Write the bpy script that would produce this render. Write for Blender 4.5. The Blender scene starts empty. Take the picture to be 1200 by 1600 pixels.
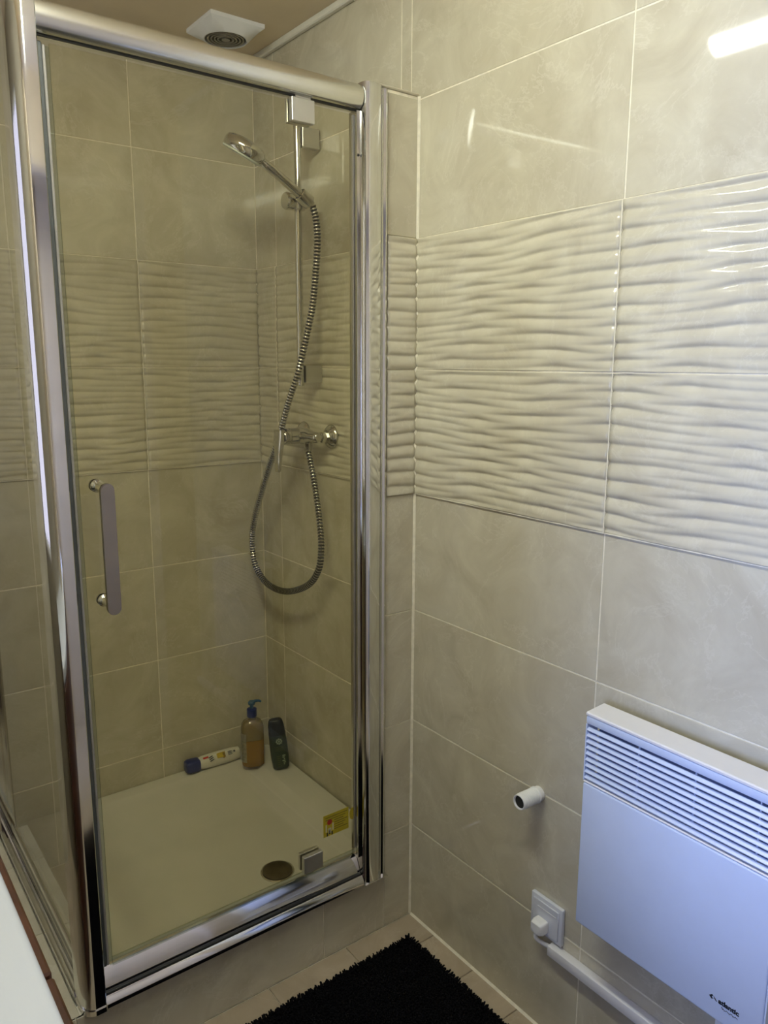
import bpy, bmesh, math, random
from mathutils import Vector, Matrix

random.seed(7)
S = bpy.context.scene
PI = math.pi

# ------------------------------------------------------------------ camera
CAM_POS = (-1.2067, -1.4692, 1.4866)
YAW, PITCH, ROLL, FPX = 0.6477, -0.1886, 0.0045, 1215.06
fwd = Vector((math.sin(YAW) * math.cos(PITCH), math.cos(YAW) * math.cos(PITCH), math.sin(PITCH)))
rgt = Vector((math.cos(YAW), -math.sin(YAW), 0))
upv = rgt.cross(fwd)
r2 = rgt * math.cos(ROLL) + upv * math.sin(ROLL)
u2 = -rgt * math.sin(ROLL) + upv * math.cos(ROLL)
cam_data = bpy.data.cameras.new('camera')
cam_data.sensor_fit = 'VERTICAL'
cam_data.sensor_height = 36.0
cam_data.lens = FPX / 1600.0 * 36.0
cam_data.clip_start = 0.02
cam = bpy.data.objects.new('camera', cam_data)
S.collection.objects.link(cam)
M = Matrix((r2, u2, -fwd)).transposed().to_4x4()
M.translation = Vector(CAM_POS)
cam.matrix_world = M
S.camera = cam

# ------------------------------------------------------------------ sky and daylight
SKY_COL = (0.38, 0.50, 1.0)
SKY_STRENGTH = 68.0
LAMP_COL = (1.0, 1.04, 0.90)
LAMP_STRENGTH = 76.0
world = bpy.data.worlds.new('sky')
S.world = world
world.use_nodes = True
bgn = world.node_tree.nodes['Background']
bgn.inputs['Color'].default_value = (*SKY_COL, 1)
bgn.inputs['Strength'].default_value = SKY_STRENGTH
WIN = dict(y0=-1.28, y1=-1.05, z0=0.88, z1=1.62)     # slim clear window in the left wall, beside the added light blocker
WIN2 = dict(y0=0.14, y1=0.74, z0=0.95, z1=2.16)      # narrow obscured window in the left wall
for nm, size, loc, rot in (('window_portal', (WIN['z1'] - WIN['z0'], WIN['y1'] - WIN['y0']), (-1.71, (WIN['y0'] + WIN['y1']) / 2, (WIN['z0'] + WIN['z1']) / 2), (0, -PI / 2, 0)),
                           ('window_portal', (WIN2['z1'] - WIN2['z0'], WIN2['y1'] - WIN2['y0']), (-1.71, (WIN2['y0'] + WIN2['y1']) / 2, (WIN2['z0'] + WIN2['z1']) / 2), (0, -PI / 2, 0))):
    pl = bpy.data.lights.new(nm, 'AREA')
    pl.shape = 'RECTANGLE'
    pl.size, pl.size_y = size
    pl.cycles.is_portal = True
    po = bpy.data.objects.new(nm, pl)
    po.location = loc
    po.rotation_euler = rot
    S.collection.objects.link(po)

S.view_settings.view_transform = 'Standard'
S.view_settings.look = 'None'
S.view_settings.gamma = 1.0
S.view_settings.use_curve_mapping = False
S.view_settings.exposure = 0.0
S.cycles.max_bounces = 14
S.cycles.transparent_max_bounces = 16
S.cycles.sample_clamp_indirect = 6.0
S.cycles.caustics_refractive = False

COL = S.collection

# ------------------------------------------------------------------ helpers
def mat(name, col, rough=0.5, metal=0.0, spec=0.5, coat=0.0):
    m = bpy.data.materials.new(name)
    m.use_nodes = True
    b = m.node_tree.nodes['Principled BSDF']
    b.inputs['Base Color'].default_value = (*col, 1)
    b.inputs['Roughness'].default_value = rough
    b.inputs['Metallic'].default_value = metal
    b.inputs['Specular IOR Level'].default_value = spec
    b.inputs['Coat Weight'].default_value = coat
    return m

def noisy(m, scale, amount, dist=0.0, rough_amt=0.0):
    """multiply the base colour by a soft procedural noise"""
    nt = m.node_tree
    b = nt.nodes['Principled BSDF']
    col = b.inputs['Base Color'].default_value[:]
    tc = nt.nodes.new('ShaderNodeTexCoord')
    n = nt.nodes.new('ShaderNodeTexNoise')
    n.inputs['Scale'].default_value = scale
    n.inputs['Detail'].default_value = 4
    n.inputs['Distortion'].default_value = dist
    nt.links.new(tc.outputs['Object'], n.inputs['Vector'])
    r = nt.nodes.new('ShaderNodeValToRGB')
    r.color_ramp.elements[0].position = 0.3
    r.color_ramp.elements[1].position = 0.7
    r.color_ramp.elements[0].color = (*[c * (1 - amount) for c in col[:3]], 1)
    r.color_ramp.elements[1].color = (*[min(1, c * (1 + amount)) for c in col[:3]], 1)
    nt.links.new(n.outputs['Fac'], r.inputs['Fac'])
    nt.links.new(r.outputs['Color'], b.inputs['Base Color'])
    if rough_amt:
        mr = nt.nodes.new('ShaderNodeMapRange')
        base = b.inputs['Roughness'].default_value
        mr.inputs['To Min'].default_value = max(0, base - rough_amt)
        mr.inputs['To Max'].default_value = base + rough_amt
        nt.links.new(n.outputs['Fac'], mr.inputs['Value'])
        nt.links.new(mr.outputs['Result'], b.inputs['Roughness'])
    return m

def tile_material(name, dark, light, vein, rough):
    m = bpy.data.materials.new(name)
    m.use_nodes = True
    nt = m.node_tree
    b = nt.nodes['Principled BSDF']
    tc = nt.nodes.new('ShaderNodeTexCoord')
    oi = nt.nodes.new('ShaderNodeObjectInfo')
    mul = nt.nodes.new('ShaderNodeMath'); mul.operation = 'MULTIPLY'; mul.inputs[1].default_value = 37.0
    nt.links.new(oi.outputs['Random'], mul.inputs[0])
    add = nt.nodes.new('ShaderNodeVectorMath'); add.operation = 'ADD'
    nt.links.new(tc.outputs['Object'], add.inputs[0])
    nt.links.new(mul.outputs[0], add.inputs[1])
    n1 = nt.nodes.new('ShaderNodeTexNoise')
    n1.inputs['Scale'].default_value = 6.5; n1.inputs['Detail'].default_value = 7
    n1.inputs['Roughness'].default_value = 0.62; n1.inputs['Distortion'].default_value = 1.1
    nt.links.new(add.outputs[0], n1.inputs['Vector'])
    cr = nt.nodes.new('ShaderNodeValToRGB')
    cr.color_ramp.elements[0].position = 0.30; cr.color_ramp.elements[0].color = (*dark, 1)
    cr.color_ramp.elements[1].position = 0.72; cr.color_ramp.elements[1].color = (*light, 1)
    nt.links.new(n1.outputs['Fac'], cr.inputs['Fac'])
    # thin pale veins: iso-lines of a distorted noise
    n2 = nt.nodes.new('ShaderNodeTexNoise')
    n2.inputs['Scale'].default_value = 4.5; n2.inputs['Detail'].default_value = 8
    n2.inputs['Distortion'].default_value = 0.7; n2.inputs['Roughness'].default_value = 0.65
    nt.links.new(add.outputs[0], n2.inputs['Vector'])
    sub = nt.nodes.new('ShaderNodeMath'); sub.operation = 'SUBTRACT'; sub.inputs[1].default_value = 0.5
    nt.links.new(n2.outputs['Fac'], sub.inputs[0])
    ab = nt.nodes.new('ShaderNodeMath'); ab.operation = 'ABSOLUTE'
    nt.links.new(sub.outputs[0], ab.inputs[0])
    vr = nt.nodes.new('ShaderNodeMapRange')
    vr.inputs['From Min'].default_value = 0.0; vr.inputs['From Max'].default_value = 0.012
    vr.inputs['To Min'].default_value = 0.42; vr.inputs['To Max'].default_value = 0.0
    nt.links.new(ab.outputs[0], vr.inputs['Value'])
    n3 = nt.nodes.new('ShaderNodeTexNoise'); n3.inputs['Scale'].default_value = 6.0
    nt.links.new(add.outputs[0], n3.inputs['Vector'])
    vm = nt.nodes.new('ShaderNodeMath'); vm.operation = 'MULTIPLY'
    nt.links.new(vr.outputs['Result'], vm.inputs[0]); nt.links.new(n3.outputs['Fac'], vm.inputs[1])
    mx = nt.nodes.new('ShaderNodeMix'); mx.data_type = 'RGBA'
    nt.links.new(vm.outputs[0], mx.inputs['Factor'])
    nt.links.new(cr.outputs['Color'], mx.inputs['A'])
    mx.inputs['B'].default_value = (*vein, 1)
    nt.links.new(mx.outputs['Result'], b.inputs['Base Color'])
    b.inputs['Roughness'].default_value = rough
    b.inputs['Specular IOR Level'].default_value = 0.5
    return m

def glass_material(name, tint, refl=1.0, rough=0.0):
    """thin sheet glass: tinted straight-through light plus a Fresnel mirror"""
    m = bpy.data.materials.new(name)
    m.use_nodes = True
    nt = m.node_tree
    nt.nodes.clear()
    out = nt.nodes.new('ShaderNodeOutputMaterial')
    tr = nt.nodes.new('ShaderNodeBsdfTransparent'); tr.inputs['Color'].default_value = (*tint, 1)
    gl = nt.nodes.new('ShaderNodeBsdfGlossy'); gl.inputs['Roughness'].default_value = rough
    fr = nt.nodes.new('ShaderNodeFresnel'); fr.inputs['IOR'].default_value = 1.45
    mu = nt.nodes.new('ShaderNodeMath'); mu.operation = 'MULTIPLY'; mu.inputs[1].default_value = refl
    # both faces of the sheet are counted in the outer one; none inside, where the angle is not refracted
    ge = nt.nodes.new('ShaderNodeNewGeometry')
    iv = nt.nodes.new('ShaderNodeMath'); iv.operation = 'SUBTRACT'; iv.inputs[0].default_value = 1.0
    nt.links.new(ge.outputs['Backfacing'], iv.inputs[1])
    m2 = nt.nodes.new('ShaderNodeMath'); m2.operation = 'MULTIPLY'
    nt.links.new(fr.outputs[0], m2.inputs[0]); nt.links.new(iv.outputs[0], m2.inputs[1])
    nt.links.new(m2.outputs[0], mu.inputs[0]); mu.use_clamp = True
    ms = nt.nodes.new('ShaderNodeMixShader')
    nt.links.new(mu.outputs[0], ms.inputs[0])
    nt.links.new(tr.outputs[0], ms.inputs[1]); nt.links.new(gl.outputs[0], ms.inputs[2])
    nt.links.new(ms.outputs[0], out.inputs['Surface'])
    return m

def emit(name, col, strength):
    m = bpy.data.materials.new(name)
    m.use_nodes = True
    b = m.node_tree.nodes['Principled BSDF']
    b.inputs['Base Color'].default_value = (0.9, 0.9, 0.88, 1)
    b.inputs['Emission Color'].default_value = (*col, 1)
    b.inputs['Emission Strength'].default_value = strength
    return m

def link(name, me, m=None, parent=None, loc=(0, 0, 0), label=None, smooth=False):
    o = bpy.data.objects.new(name, me)
    COL.objects.link(o)
    if m is not None and not me.materials:
        for x in (m if isinstance(m, (list, tuple)) else [m]):
            me.materials.append(x)
    if smooth:
        for p in me.polygons:
            p.use_smooth = True
    if parent is not None:
        o.parent = parent
        # every parent sits unrotated: child location given in world space
        o.location = Vector(loc) - world_loc(parent)
    else:
        o.location = loc
    if label:
        o['label'] = label
    return o

def world_loc(o):
    v = Vector(o.location)
    while o.parent is not None:
        o = o.parent
        v = v + o.location
    return v

def bm_obj(name, bm, m, parent=None, label=None, smooth=False, auto=None, origin=None):
    """link a bmesh given in world coordinates; the origin goes to the centre of its box (or to origin)"""
    bmesh.ops.recalc_face_normals(bm, faces=bm.faces[:])
    if origin is None:
        lo = Vector([min(v.co[i] for v in bm.verts) for i in range(3)])
        hi = Vector([max(v.co[i] for v in bm.verts) for i in range(3)])
        origin = (lo + hi) / 2
    origin = Vector(origin)
    bmesh.ops.translate(bm, verts=bm.verts[:], vec=-origin)
    me = bpy.data.meshes.new(name)
    bm.to_mesh(me)
    bm.free()
    o = link(name, me, m, parent, origin, label, smooth or auto is not None)
    if auto is not None:
        try:
            me.set_sharp_from_angle(angle=math.radians(auto))
        except Exception:
            pass
    return o

def thing(name, label, cat, loc=(0, 0, 0), group=None):
    o = bpy.data.objects.new(name, None)
    COL.objects.link(o)
    o.location = loc
    o.empty_display_size = 0.05
    o['label'] = label
    o['category'] = cat
    if group:
        o['group'] = group
    return o

def tag(o, label, cat, group=None):
    o['label'] = label
    o['category'] = cat
    if group:
        o['group'] = group
    return o

def box(bm, x0, x1, y0, y1, z0, z1, bev=0.0, seg=1, mi=0):
    vs = [bm.verts.new((x, y, z)) for x in (x0, x1) for y in (y0, y1) for z in (z0, z1)]
    idx = [(0, 1, 3, 2), (4, 6, 7, 5), (0, 4, 5, 1), (2, 3, 7, 6), (0, 2, 6, 4), (1, 5, 7, 3)]
    fs = [bm.faces.new([vs[i] for i in f]) for f in idx]
    for f in fs:
        f.material_index = mi
    if bev > 0:
        es = list({e for f in fs for e in f.edges})
        bmesh.ops.recalc_face_normals(bm, faces=fs)
        bmesh.ops.bevel(bm, geom=es, offset=bev, segments=seg, profile=0.5, affect='EDGES', clamp_overlap=True)
    return bm

def B(*a, **k):
    bm = bmesh.new()
    box(bm, *a, **k)
    return bm

def prism(pts, axis, a, b):
    """extrude a closed outline; axis 'z': pts (x,y); 'x': pts (y,z); 'y': pts (x,z)"""
    bm = bmesh.new()
    def co(p, t):
        return {'z': (p[0], p[1], t), 'x': (t, p[0], p[1]), 'y': (p[0], t, p[1])}[axis]
    A = [bm.verts.new(co(p, a)) for p in pts]
    Bv = [bm.verts.new(co(p, b)) for p in pts]
    n = len(pts)
    for i in range(n):
        bm.faces.new((A[i], A[(i + 1) % n], Bv[(i + 1) % n], Bv[i]))
    bm.faces.new(A[::-1])
    bm.faces.new(Bv)
    return bm

def arc(cx, cy, r, a0, a1, n):
    return [(cx + r * math.cos(math.radians(a0 + (a1 - a0) * i / n)), cy + r * math.sin(math.radians(a0 + (a1 - a0) * i / n))) for i in range(n + 1)]

def frame_for(d):
    d = Vector(d).normalized()
    a = Vector((0, 0, 1)) if abs(d.z) < 0.9 else Vector((1, 0, 0))
    u = d.cross(a).normalized()
    return u, d.cross(u).normalized(), d

def lathe(bm, base, axis, prof, n=24, mi=0, sx=1.0, sy=1.0, u=None, cap=True):
    """prof: (radius, height along axis); sx, sy flatten the section"""
    if u is None:
        U, V, D = frame_for(axis)
    else:
        D = Vector(axis).normalized(); U = Vector(u).normalized(); V = D.cross(U)
    base = Vector(base)
    rings = []
    for r, h in prof:
        rings.append([bm.verts.new(base + D * h + (U * math.cos(2 * PI * i / n) * sx + V * math.sin(2 * PI * i / n) * sy) * r) for i in range(n)])
    for A, C in zip(rings, rings[1:]):
        for i in range(n):
            f = bm.faces.new((A[i], A[(i + 1) % n], C[(i + 1) % n], C[i]))
            f.material_index = mi
    if cap:
        for R in (rings[0][::-1], rings[-1]):
            f = bm.faces.new(R); f.material_index = mi
    return bm

def L(base, axis, prof, **k):
    bm = bmesh.new()
    lathe(bm, base, axis, prof, **k)
    return bm

def tube_along(bm, pts, radf, n=10, mif=None):
    """sweep rings along a polyline; radf(i) radius, mif(i) material of the band after ring i"""
    rings = []
    t0 = (pts[1] - pts[0]).normalized()
    u, v, _ = frame_for(t0)
    for i, p in enumerate(pts):
        t = (pts[min(i + 1, len(pts) - 1)] - pts[max(i - 1, 0)]).normalized()
        u = (u - t * u.dot(t)).normalized()
        v = t.cross(u)
        rings.append([bm.verts.new(p + (u * math.cos(2 * PI * k / n) + v * math.sin(2 * PI * k / n)) * radf(i)) for k in range(n)])
    for i, (A, C) in enumerate(zip(rings, rings[1:])):
        for k in range(n):
            f = bm.faces.new((A[k], A[(k + 1) % n], C[(k + 1) % n], C[k]))
            f.material_index = mif(i) if mif else 0
    bm.faces.new(rings[0][::-1]); bm.faces.new(rings[-1])
    return bm

def spline(ctrl, step):
    """Catmull-Rom through the control points, resampled at equal steps"""
    P = [Vector(c) for c in ctrl]
    P = [P[0] * 2 - P[1]] + P + [P[-1] * 2 - P[-2]]
    dense = []
    for i in range(1, len(P) - 2):
        for k in range(40):
            t = k / 40
            a, b, c, d = P[i - 1], P[i], P[i + 1], P[i + 2]
            dense.append(0.5 * ((2 * b) + (c - a) * t + (2 * a - 5 * b + 4 * c - d) * t * t + (3 * b - a - 3 * c + d) * t ** 3))
    dense.append(P[-2])
    out = [dense[0]]; acc = 0
    for a, b in zip(dense, dense[1:]):
        seg = (b - a).length
        while acc + seg >= step:
            a = a + (b - a) * ((step - acc) / seg)
            out.append(a.copy()); seg = (b - a).length; acc = 0
        acc += seg
    return out

# ------------------------------------------------------------------ materials
TILE = tile_material('glossy_beige_marble_tile', (0.49, 0.445, 0.33), (0.635, 0.595, 0.46), (0.78, 0.745, 0.63), 0.045)
WAVE = tile_material('glossy_wave_tile', (0.51, 0.465, 0.35), (0.645, 0.605, 0.47), (0.76, 0.73, 0.62), 0.09)
FLOORT = tile_material('beige_floor_tile', (0.34, 0.275, 0.195), (0.44, 0.365, 0.27), (0.54, 0.47, 0.36), 0.25)
GROUT = noisy(mat('cream_grout', (0.80, 0.75, 0.60), 0.8), 60, 0.10)
CEIL = noisy(mat('ceiling_paint', (0.78, 0.66, 0.47), 0.7), 8, 0.04)
PAINT = noisy(mat('taupe_paint', (0.26, 0.225, 0.175), 0.6), 6, 0.05)
PAINT2 = noisy(mat('cream_paint', (0.60, 0.51, 0.40), 0.6), 6, 0.05)
WHITEP = noisy(mat('white_plastic', (0.80, 0.80, 0.79), 0.32), 30, 0.02)
STUBCAP = noisy(mat('stub_cap', (0.56, 0.51, 0.39), 0.3), 30, 0.04)
TRIMM = noisy(mat('ceiling_trim_white', (0.74, 0.72, 0.62), 0.45), 30, 0.03)
CHROME = noisy(mat('polished_chrome', (0.78, 0.78, 0.77), 0.09, 1.0), 14, 0.04, rough_amt=0.03)
FITTING = noisy(mat('shower_chrome', (0.62, 0.61, 0.57), 0.10, 1.0), 20, 0.05, rough_amt=0.03)
SATIN = noisy(mat('satin_chrome', (0.66, 0.65, 0.63), 0.42, 1.0), 20, 0.04)
ALU = noisy(mat('anodised_aluminium', (0.80, 0.80, 0.77), 0.22, 1.0), 14, 0.03)
CHROME_DARKREFL = noisy(mat('chrome_dark_reflection', (0.36, 0.33, 0.29), 0.16, 1.0), 14, 0.06)  # handle chrome with the dark reflection put into its colour
SATINB = noisy(mat('brushed_bracket', (0.60, 0.59, 0.56), 0.30, 1.0), 20, 0.04)
GREYMETAL = noisy(mat('grey_metal', (0.30, 0.30, 0.29), 0.35, 1.0), 20, 0.05)
RUBBER = noisy(mat('black_rubber', (0.012, 0.012, 0.012), 0.5), 40, 0.2)
SEAL = noisy(mat('grey_seal', (0.055, 0.06, 0.06), 0.40), 30, 0.1)
SEALP = noisy(mat('pale_seal', (0.26, 0.24, 0.22), 0.35), 30, 0.1)
SEALT = glass_material('clear_seal', (0.80, 0.82, 0.78), 1.0, 0.25)
GLASS = glass_material('door_glass', (0.955, 0.942, 0.855), 1.5)
WGLASS = glass_material('window_glass', (0.96, 0.98, 0.98), 0.6)
OBSCURED = glass_material('obscured_window_glass', (0.19, 0.165, 0.13), 0.6, 0.3)
ACRYL = noisy(mat('white_acrylic', (0.62, 0.60, 0.53), 0.13), 10, 0.03)
HEAT_BLUELIT = noisy(mat('white_enamel_bluelit', (0.58, 0.66, 0.84), 0.30), 25, 0.015)  # white enamel with the blue daylight painted into the colour
HEATTOP = noisy(mat('heater_top_enamel', (0.74, 0.73, 0.74), 0.35), 25, 0.015)  # same white enamel, left without the blue daylight tint
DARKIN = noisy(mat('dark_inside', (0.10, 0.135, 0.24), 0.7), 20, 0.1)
BLACKINK = noisy(mat('black_ink', (0.01, 0.012, 0.018), 0.5), 60, 0.1)
MATB = noisy(mat('black_pile', (0.004, 0.004, 0.005), 0.95, spec=0.08), 40, 0.3)
WOOD = noisy(mat('dark_brown_wood', (0.075, 0.028, 0.014), 0.35), 12, 0.35, 2.0)
CERAMIC = noisy(mat('white_ceramic', (0.64, 0.67, 0.74), 0.12), 10, 0.01)

# ------------------------------------------------------------------ the setting
YB = 0.79          # back wall plane
ZC = 2.375         # ceiling
XL = -1.60         # left wall
YF = -1.32         # rear wall stub
YH = -1.78         # end of the passage behind the camera
H0, TH = 0.2723, 0.30
ROWS = [0.0] + [H0 + TH * k for k in range(8)]       # 0 .272 .572 ... 2.372
WAVE_ROWS = (4, 5)

def structure(o):
    o['kind'] = 'structure'
    return o

floor = structure(bm_obj('floor', B(XL - .1, .1, YH - .1, YB + .1, -.10, -.004), GROUT))
ceiling = structure(bm_obj('ceiling', B(XL - .1, .1, YH - .1, YB + .1, ZC, ZC + .1), CEIL))
wall_right = structure(bm_obj('wall_right', B(.0008, .10, YH - .1, YB + .1, -.004, ZC), GROUT))
wall_back = structure(bm_obj('wall_back', B(XL - .1, .0008, YB + .0008, YB + .1, -.004, ZC), GROUT))
wl = bmesh.new()
ys = [YH, WIN['y0'], WIN['y1'], WIN2['y0'], WIN2['y1'], YB + .002]
for p0, p1, hole in ((ys[0], ys[1], None), (ys[1], ys[2], WIN), (ys[2], ys[3], None), (ys[3], ys[4], WIN2), (ys[4], ys[5], None)):
    for q0, q1 in ([(-.004, ZC)] if hole is None else [(-.004, hole['z0']), (hole['z1'], ZC)]):
        box(wl, XL - .1, XL, p0, p1, q0, q1)
wall_left = structure(bm_obj('wall_left', wl, PAINT))
wall_front = structure(bm_obj('wall_front', B(XL, .002, YH - .1, YH, -.004, ZC), PAINT2))
wr = bmesh.new()                                   # the door opening the picture is taken from
box(wr, -.14, -.001, YF - .10, YF, -.004, 2.09)
box(wr, XL, -1.44, YF - .10, YF, -.004, 2.09)
box(wr, XL, -.001, YF - .10, YF, 2.09, ZC)
wall_rear = structure(bm_obj('wall_rear', wr, PAINT2))

def window_unit(name, hole, axis, c0, c1, glass):
    h0, h1, g0, g1 = hole
    f = .025
    bm = bmesh.new()
    for p0, p1, q0, q1 in ((h0, h0 + f, g0, g1), (h1 - f, h1, g0, g1), (h0 + f, h1 - f, g0, g0 + f), (h0 + f, h1 - f, g1 - f, g1)):
        if axis == 'x': box(bm, c0, c1, p0, p1, q0, q1)
        else: box(bm, p0, p1, c0, c1, q0, q1)
    w = structure(bm_obj(name, bm, WHITEP))
    cm = (c0 + c1) / 2
    pb_ = B(cm - .002, cm + .002, h0 + f, h1 - f, g0 + f, g1 - f) if axis == 'x' else B(h0 + f, h1 - f, cm - .002, cm + .002, g0 + f, g1 - f)
    bm_obj('window_pane', pb_, glass, w)
window_unit('window_1', (WIN['y0'], WIN['y1'], WIN['z0'], WIN['z1']), 'x', XL - .08, XL - .03, WGLASS)
window_unit('window_2', (WIN2['y0'], WIN2['y1'], WIN2['z0'], WIN2['z1']), 'x', XL - .08, XL - .03, OBSCURED)

# --- tiles: chamfered slabs, one object each, shared meshes for equal sizes
tile_cache = {}
GAP = 0.0010
def flat_tile(parent, kind, a0, a1, z0, z1, plane, m, name='wall_tile'):
    """kind 'x': tile on a plane of constant x facing -x (a = y); 'y': facing -y (a = x); 'f': floor (a = x, z = y); 'l': facing -x like 'x'"""
    w, h = (a1 - a0) / 2 - GAP, (z1 - z0) / 2 - GAP
    key = (kind, round(w, 4), round(h, 4), m.name)
    if key not in tile_cache:
        bm = bmesh.new()
        c, t = 0.0012, 0.006
        prof = [(w, h, t), (w, h, c), (w - c, h - c, 0.0)]
        rings = []
        for ww, hh, d in prof:
            ring = []
            for s, q in ((-1, -1), (1, -1), (1, 1), (-1, 1)):
                p = {'x': (d, s * ww, q * hh), 'y': (s * ww, d, q * hh), 'f': (s * ww, q * hh, -d)}[kind]
                ring.append(bm.verts.new(p))
            rings.append(ring)
        for A, C in zip(rings, rings[1:]):
            for i in range(4):
                bm.faces.new((A[i], A[(i + 1) % 4], C[(i + 1) % 4], C[i]))
        bm.faces.new(rings[0]); bm.faces.new(rings[-1])
        bmesh.ops.recalc_face_normals(bm, faces=bm.faces[:])
        me = bpy.data.meshes.new(name)
        bm.to_mesh(me); bm.free()
        me.materials.append(m)
        tile_cache[key] = me
    ca, cz = (a0 + a1) / 2, (z0 + z1) / 2
    loc = {'x': (plane, ca, cz), 'y': (ca, plane, cz), 'f': (ca, cz, plane)}[kind]
    return link(name, tile_cache[key], None, parent, loc)

def wave_h(u, z):
    """two trains of rounded ridges crossing at small angles: lens-shaped scallops"""
    p = 0.0315
    a = z / p + 2.7 * u + 0.15 * math.sin(2 * PI * (u / 0.58 + z / 0.37)) + 0.08 * math.sin(2 * PI * (u / 0.29 - z / 0.21) + 2.0)
    b = z / p - 2.4 * u + 0.16 * math.sin(2 * PI * (u / 0.66 - z / 0.31) + 1.0) + 0.07 * math.sin(2 * PI * (u / 0.33 + z / 0.19))
    ha = math.sin(PI * (a % 1.0) ** 0.68)
    hb = math.sin(PI * (b % 1.0) ** 0.68)
    return 0.0062 * (max(ha, hb) - 0.12)

def wave_tile(parent, kind, a0, a1, z0, z1, plane, m, uoff):
    """relief tile as a height field standing on the wall plane"""
    A0, A1, Z0, Z1 = a0 + GAP, a1 - GAP, z0 + GAP, z1 - GAP
    nu = max(3, int((A1 - A0) / 0.010)); nz = int((Z1 - Z0) / 0.0022)
    ca, cz = (a0 + a1) / 2, (z0 + z1) / 2
    bm = bmesh.new()
    def co(a, z, d):
        return (d, a - ca, z - cz) if kind == 'x' else (a - ca, d, z - cz)
    g = []
    for j in range(nz + 1):
        z = Z0 + (Z1 - Z0) * j / nz
        row = []
        for i in range(nu + 1):
            a = A0 + (A1 - A0) * i / nu
            row.append(bm.verts.new(co(a, z, 0.0004 - wave_h(a + uoff, z))))
        g.append(row)
    for j in range(nz):
        for i in range(nu):
            bm.faces.new((g[j][i], g[j][i + 1], g[j + 1][i + 1], g[j + 1][i])).smooth = True
    rim = g[0] + [r[-1] for r in g[1:]] + g[-1][-2::-1] + [r[0] for r in g[-2:0:-1]]
    back = []
    for v in rim:
        c = v.co.copy()
        if kind == 'x': c.x = 0.006
        else: c.y = 0.006
        back.append(bm.verts.new(c))
    n = len(rim)
    for i in range(n):
        bm.faces.new((rim[i], back[i], back[(i + 1) % n], rim[(i + 1) % n]))
    bmesh.ops.recalc_face_normals(bm, faces=bm.faces[:])
    me = bpy.data.meshes.new('wave_tile')
    bm.to_mesh(me); bm.free()
    loc = (plane, ca, cz) if kind == 'x' else (ca, plane, cz)
    o = link('wave_tile', me, m, parent, loc, label='beige tile with wavy relief ridges')
    return o

def joint(parent, kind, a0, a1, z0, z1, plane):
    """raised grout beside the relief tile: one upright and one level line"""
    low_row = abs(z0 - ROWS[WAVE_ROWS[0]]) < 1e-6
    for p0, p1, q0, q1, d in ((a1 - GAP, a1 + GAP, z0, z1, -.0048), (a0, a1, z0 - GAP, z0 + GAP, -.0042 if low_row else -.0038)):
        bm = B(plane + d, plane + .003, p0, p1, q0, q1) if kind == 'x' else B(p0, p1, plane + d, plane + .003, q0, q1)
        bm_obj('grout_line', bm, GROUT, parent)

def tile_wall(parent, kind, cols, plane, uoff, rows=ROWS, zmin=0.0, skip=None):
    for k, (z0, z1) in enumerate(zip(rows, rows[1:])):
        if z1 <= zmin: continue
        for a0, a1 in cols:
            if skip and skip(a0, a1, z0, z1): continue
            if k - 0 in (WAVE_ROWS[0], WAVE_ROWS[1]):
                wave_tile(parent, kind, a0, a1, z0, z1, plane, WAVE, uoff)
                joint(parent, kind, a0, a1, z0, z1, plane)
            else:
                flat_tile(parent, kind, a0, a1, z0, z1, plane, TILE)

rc = [YB, .667, .067, .030, -.57, -1.17, YF]
tile_wall(wall_right, 'x', [(b, a) for a, b in zip(rc, rc[1:])], 0.0, 0.0)
bc = [0.0, -.38, -.98, XL]
tile_wall(wall_back, 'y', [(b, a) for a, b in zip(bc, bc[1:])], YB, 3.3)

# --- the tiled stub wall that carries the shower frame, and the plinth under the tray
stub_x, stub_top, stub_y = -0.0906, 2.078, 0.066
wall_stub = structure(bm_obj('wall_stub', B(stub_x + .003, -.004, .002, stub_y, -.003, stub_top), GROUT))
for k, (z0, z1) in enumerate(zip(ROWS[:8], ROWS[1:8])):
    if k in WAVE_ROWS:
        wave_tile(wall_stub, 'y', stub_x, -.001, z0, z1, 0.0, WAVE, 7.1)
    else:
        flat_tile(wall_stub, 'y', stub_x, -.001, z0, z1, 0.0, TILE)
trim_cap = structure(bm_obj('trim_2', B(stub_x - .024, -.002, -.003, stub_y, stub_top + .0005, stub_top + .006, bev=.002), STUBCAP))
plinth = structure(bm_obj('wall_plinth', (lambda bm: (box(bm, -.897, stub_x + .002, .002, .034, -.003, .164), box(bm, -.897, -.868, .034, YB, -.003, .1595), box(bm, -.868, .0, .034, YB, -.003, .100), bm)[-1])(bmesh.new()), GROUT))
for x0, x1 in ((-.279, stub_x), (-.88, -.279), (-.904, -.88)):
    flat_tile(plinth, 'y', x0, x1, 0, .165, 0.0, TILE)
for y0, y1 in ((.004, .30), (.30, .60), (.60, YB)):
    flat_tile(plinth, 'x', y0, y1, 0, .165, -.903, TILE)
for y0, y1 in ((.004, .30), (.30, .60), (.60, YB)):
    flat_tile(plinth, 'f', -.9035, -.870, y0, y1, .1658, TILE)
# silicone beads in the corners
bead = structure(bm_obj('trim_3', prism([(-.0005, -.0005), (-.0055, -.0005), (-.0035, -.0035), (-.0005, -.0055)], 'z', .001, stub_top), GROUT))
bead2 = structure(bm_obj('trim_4', prism([(-.0005, .0002), (-.005, .0002), (-.0005, .006)], 'y', YF, -.006), GROUT))
trim1 = structure(bm_obj('trim_1', B(-.016, -.0005, YF, YB - .001, 2.356, ZC - .0005, bev=.003), TRIMM))

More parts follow.
